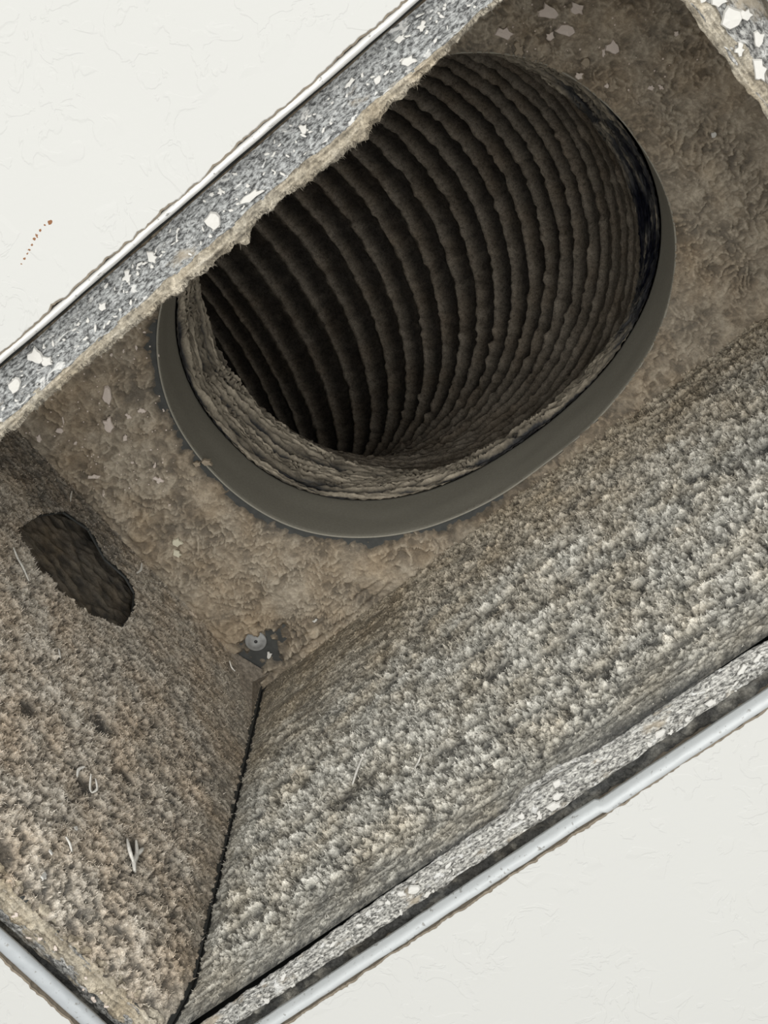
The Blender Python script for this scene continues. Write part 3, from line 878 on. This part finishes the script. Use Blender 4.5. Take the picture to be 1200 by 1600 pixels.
# ------------------------------------------------------------------ flexible duct: crumpled sleeve, ribbed liner
duct = tag(empty('flexible_duct', (CX, CY, ZT + .04)), 'dusty ribbed flexible duct curving up out of the oval collar', 'duct')
DO = Vector((CX, CY, ZT + .04))
def dpart(name, me, material, label=None):
    o = link(name, me, material, duct)
    o.location = -DO
    return tag(o, label)
Z1 = ZT + .040
Z2 = 0.313
PHI, RB, BEND, RT = math.radians(186), .150, math.radians(88), .1045
# sleeve
K = 560
th = np.linspace(0, 2 * np.pi, K, endpoint=False)
nz = 90
tz = np.linspace(0, 1, nz)
T, Zs = np.meshgrid(th, tz)
arc = T * .1
fold = 1 - np.abs(fbm(T * .9, Zs * 8 + 1.2 * np.sin(T * 1.5 + .5) + .5 * perlin(T * 4, Zs * 2, 9), 501, 4, .62)) * 2.2
fold = np.clip(fold, 0, 1)
r0 = oval(T, -.0012) * (1 - .15 * sstep(0, 1, Zs) * 0)
rt = r0 * (1 - sstep(.3, 1, Zs)) + RT * sstep(.3, 1, Zs)
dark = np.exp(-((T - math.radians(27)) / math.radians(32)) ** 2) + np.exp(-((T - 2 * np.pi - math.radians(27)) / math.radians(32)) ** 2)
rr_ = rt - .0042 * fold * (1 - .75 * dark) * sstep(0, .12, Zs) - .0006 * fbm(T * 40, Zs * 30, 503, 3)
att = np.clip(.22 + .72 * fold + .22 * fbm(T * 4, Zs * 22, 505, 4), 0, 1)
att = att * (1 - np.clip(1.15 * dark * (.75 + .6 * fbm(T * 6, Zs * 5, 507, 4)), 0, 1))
P = np.stack([CX + rr_ * np.cos(T), CY + rr_ * np.sin(T), Z1 + (Z2 - Z1) * Zs], -1)
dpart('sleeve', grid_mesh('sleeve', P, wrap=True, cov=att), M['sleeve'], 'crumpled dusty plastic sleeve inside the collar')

def centre(sv):
    """point, tangent, in-plane normal (towards the outside of the bend) along the duct"""
    sv = np.asarray(sv)
    dx, dy = math.cos(PHI), math.sin(PHI)
    a = np.clip(sv / RB, 0, BEND)
    ex = np.clip(sv - RB * BEND, 0, None)
    u = RB * (1 - np.cos(a)) + ex * math.sin(BEND)
    z = RB * np.sin(a) + ex * math.cos(BEND)
    c = np.stack([CX + u * dx, CY + u * dy, Z2 + z], -1)
    nrm_ = np.stack([-np.cos(a) * dx, -np.cos(a) * dy, np.sin(a)], -1)
    bi = np.stack([np.full_like(a, -dy), np.full_like(a, dx), np.zeros_like(a)], -1)
    return c, nrm_, bi
PITCH = .0104
K = 340
LEN = RB * BEND + .34
sv = np.arange(-.002, LEN, .0011)
S, T = np.meshgrid(sv, np.linspace(0, 2 * np.pi, K, endpoint=False), indexing='ij')
c, nn, bb = centre(sv)
ph = S / PITCH - T / (2 * np.pi)
uu, vv = T * RT, S
dist = np.abs(ph - np.round(ph)) * PITCH + .0009 * fbm(uu / .006, vv / .006, 609, 3)
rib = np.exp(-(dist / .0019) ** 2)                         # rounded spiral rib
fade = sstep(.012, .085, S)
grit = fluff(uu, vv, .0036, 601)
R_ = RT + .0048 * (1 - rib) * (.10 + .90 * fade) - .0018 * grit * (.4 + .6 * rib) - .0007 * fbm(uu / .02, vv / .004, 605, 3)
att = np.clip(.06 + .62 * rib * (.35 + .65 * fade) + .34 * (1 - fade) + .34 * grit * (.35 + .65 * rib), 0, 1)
P = c[:, None, :] + nn[:, None, :] * (R_ * np.cos(T))[..., None] + bb[:, None, :] * (R_ * np.sin(T))[..., None]
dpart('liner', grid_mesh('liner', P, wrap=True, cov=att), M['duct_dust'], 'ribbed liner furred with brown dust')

# ------------------------------------------------------------------ loose debris, each a thing of its own
def chip(name, key, a, b, w, h, rot, label, matkey='chip', v=0, lift=.0006, cat='debris', group=None):
    o = link(name, blob(matkey, v), None)
    put(o, key, a * MM, b * MM, w * 1.25, h * 1.25, rot, lift + .0004)
    return tag(o, label, cat, group)
chip('plaster_chip', 'top', 42.4, 120.8, 4.6, 4.9, .3, 'upper of two cream plaster chips on the brown dust left of the collar', 'chip_cream', 1)
chip('plaster_chip', 'top', 38.6, 124.4, 4.3, 3.8, 1.0, 'lower of two cream plaster chips on the brown dust left of the collar', 'chip_cream', 2)
chip('plaster_chip', 'top', 328.1, 125.9, 2.4, 2.4, 0, 'small round white plaster chip on rippled dust right of the collar', 'chip', 0)
chip('plaster_chip', 'top', 64.8, 188.5, 2.6, 1.5, .4, 'small white plaster chip on the lint ridge beyond the screw', 'chip', 3)
chip('plaster_chip', 'top', 35.6, 189.6, 2.6, 3.4, .8, 'white plaster chip right beside the round screw', 'chip', 4, .001)
chip('plaster_crumb', 'top', 77.5, 101.5, 5.0, 3.6, .8, 'larger tan crumb at the left rim of the collar', 'crumb', 1, .0006).scale.z *= 2.6
chip('plaster_crumb', 'top', 73.6, 99.0, 3.4, 3.0, .2, 'smaller tan crumb at the left rim of the collar', 'crumb', 2, .0006).scale.z *= 2.6
chip('plaster_chip', 'end', 130.3, 10.7, 2.0, 4.7, .2, 'elongated white chip low on the end wall above the tan crust', 'chip', 2)
chip('plaster_chip', 'end', 134.1, 40.9, 1.6, 2.0, .2, 'tiny round white chip in the end wall dust between two wisps', 'chip', 0)
chip('plaster_chip', 'end', 129.4, 22.5, 2.2, 1.8, .5, 'small angular white chip left of the forked wisp', 'chip', 5)

def strand(name, key, pts, w, label, lift=.0022, fork=None):
    """bent tapering thread or wisp lying on the dust"""
    V, F = [], []
    def run(pp, w):
        q = []
        for (a, b) in pp:
            a, b = a * MM, b * MM
            h = surf_h(key, a, b) + lift
            q.append(Vector((a, b, ZT - h)) if key == 'top' else Vector((a, YW - h, b)) if key == 'side' else Vector((XW + h, a, b)))
        dense = []
        for i in range(len(q) - 1):
            p0, p1, p2, p3 = q[max(i - 1, 0)], q[i], q[i + 1], q[min(i + 2, len(q) - 1)]
            for k in range(5):
                t = k / 5
                dense.append(.5 * ((2 * p1) + (p2 - p0) * t + (2 * p0 - 5 * p1 + 4 * p2 - p3) * t * t + (3 * p1 - p0 - 3 * p2 + p3) * t ** 3))
        dense.append(q[-1])
        nrm_ = {'top': Vector((0, 0, -1)), 'side': Vector((0, -1, 0)), 'end': Vector((1, 0, 0))}[key]
        base_i = len(V)
        m_ = len(dense)
        for i, p in enumerate(dense):
            d_ = (dense[min(i + 1, m_ - 1)] - dense[max(i - 1, 0)]).normalized()
            sx_ = d_.cross(nrm_).normalized()
            ww = 1.35 * w * MM * (.25 + .75 * math.sin(math.pi * (.12 + .8 * i / (m_ - 1))))
            for k in range(5):
                an = 2 * math.pi * k / 5
                V.append(tuple(p + sx_ * ww * .5 * math.cos(an) + nrm_ * ww * .35 * math.sin(an)))
        for i in range(m_ - 1):
            for k in range(5):
                F.append((base_i + i * 5 + k, base_i + i * 5 + (k + 1) % 5, base_i + (i + 1) * 5 + (k + 1) % 5, base_i + (i + 1) * 5 + k))
    run(pts, w)
    if fork:
        for f_ in fork: run(f_, w * .8)
    o = link(name, mesh_np(name, V, F, True), M['fibre'])
    return tag(o, label, 'fibre')
strand('fibre_strand', 'end', [(63.9, 149.5), (67.5, 146.5), (71, 142.5), (75.8, 138.1)], 1.0, 'long pale fibre on the end wall just below the torn gap')
strand('fibre_wisp', 'end', [(161.5, 46.5), (160.0, 51), (160.5, 56), (158.5, 62)], 1.7, 'forked white wisp in a bare patch low on the end wall', .002, [[(160.5, 50), (156.5, 52.5), (154.5, 58)], [(160.5, 56), (162.0, 61)]])
strand('fibre_wisp', 'end', [(128.0, 71.0), (126.6, 68), (127.4, 64.5)], 1.0, 'curled white wisp in two pieces above the forked wisp', .002, [[(134.0, 71), (136, 66.8), (135.0, 63.8)], [(131.5, 70.5), (133.8, 66), (135.0, 63.8)]])
strand('fibre_sliver', 'end', [(131.4, 32), (133.4, 30), (135.2, 27.5)], .9, 'short pale sliver beside the small angular chip on the end wall')
strand('fibre_strand', 'end', [(99.5, 119), (100.3, 116.5), (101.6, 113.5)], .8, 'short pale fibre midway up the end wall')
strand('fibre_sliver', 'side', [(91.1, 81.7), (93.7, 89.0), (97.6, 99.1)], 1.0, 'longest pale sliver stuck in the side wall fluff')
strand('fibre_sliver', 'side', [(119.6, 60.5), (121.6, 65.0), (124.1, 67.8)], .9, 'short faint sliver in the side wall fluff near the flange')
strand('fibre_wisp', 'end', [(116.5, 226), (117.5, 221), (116.3, 215.5)], 1.0, 'curved white wisp at the right end of the torn gap')
strand('fibre_wisp', 'end', [(176.0, 222.0), (178.2, 219.5), (180.5, 219)], .7, 'thin white fibre left of the folded corner below the screw')
strand('fibre_sliver', 'end', [(72.2, 226), (73.1, 221), (74.0, 217)], .7, 'thin upright pale sliver above the torn gap')
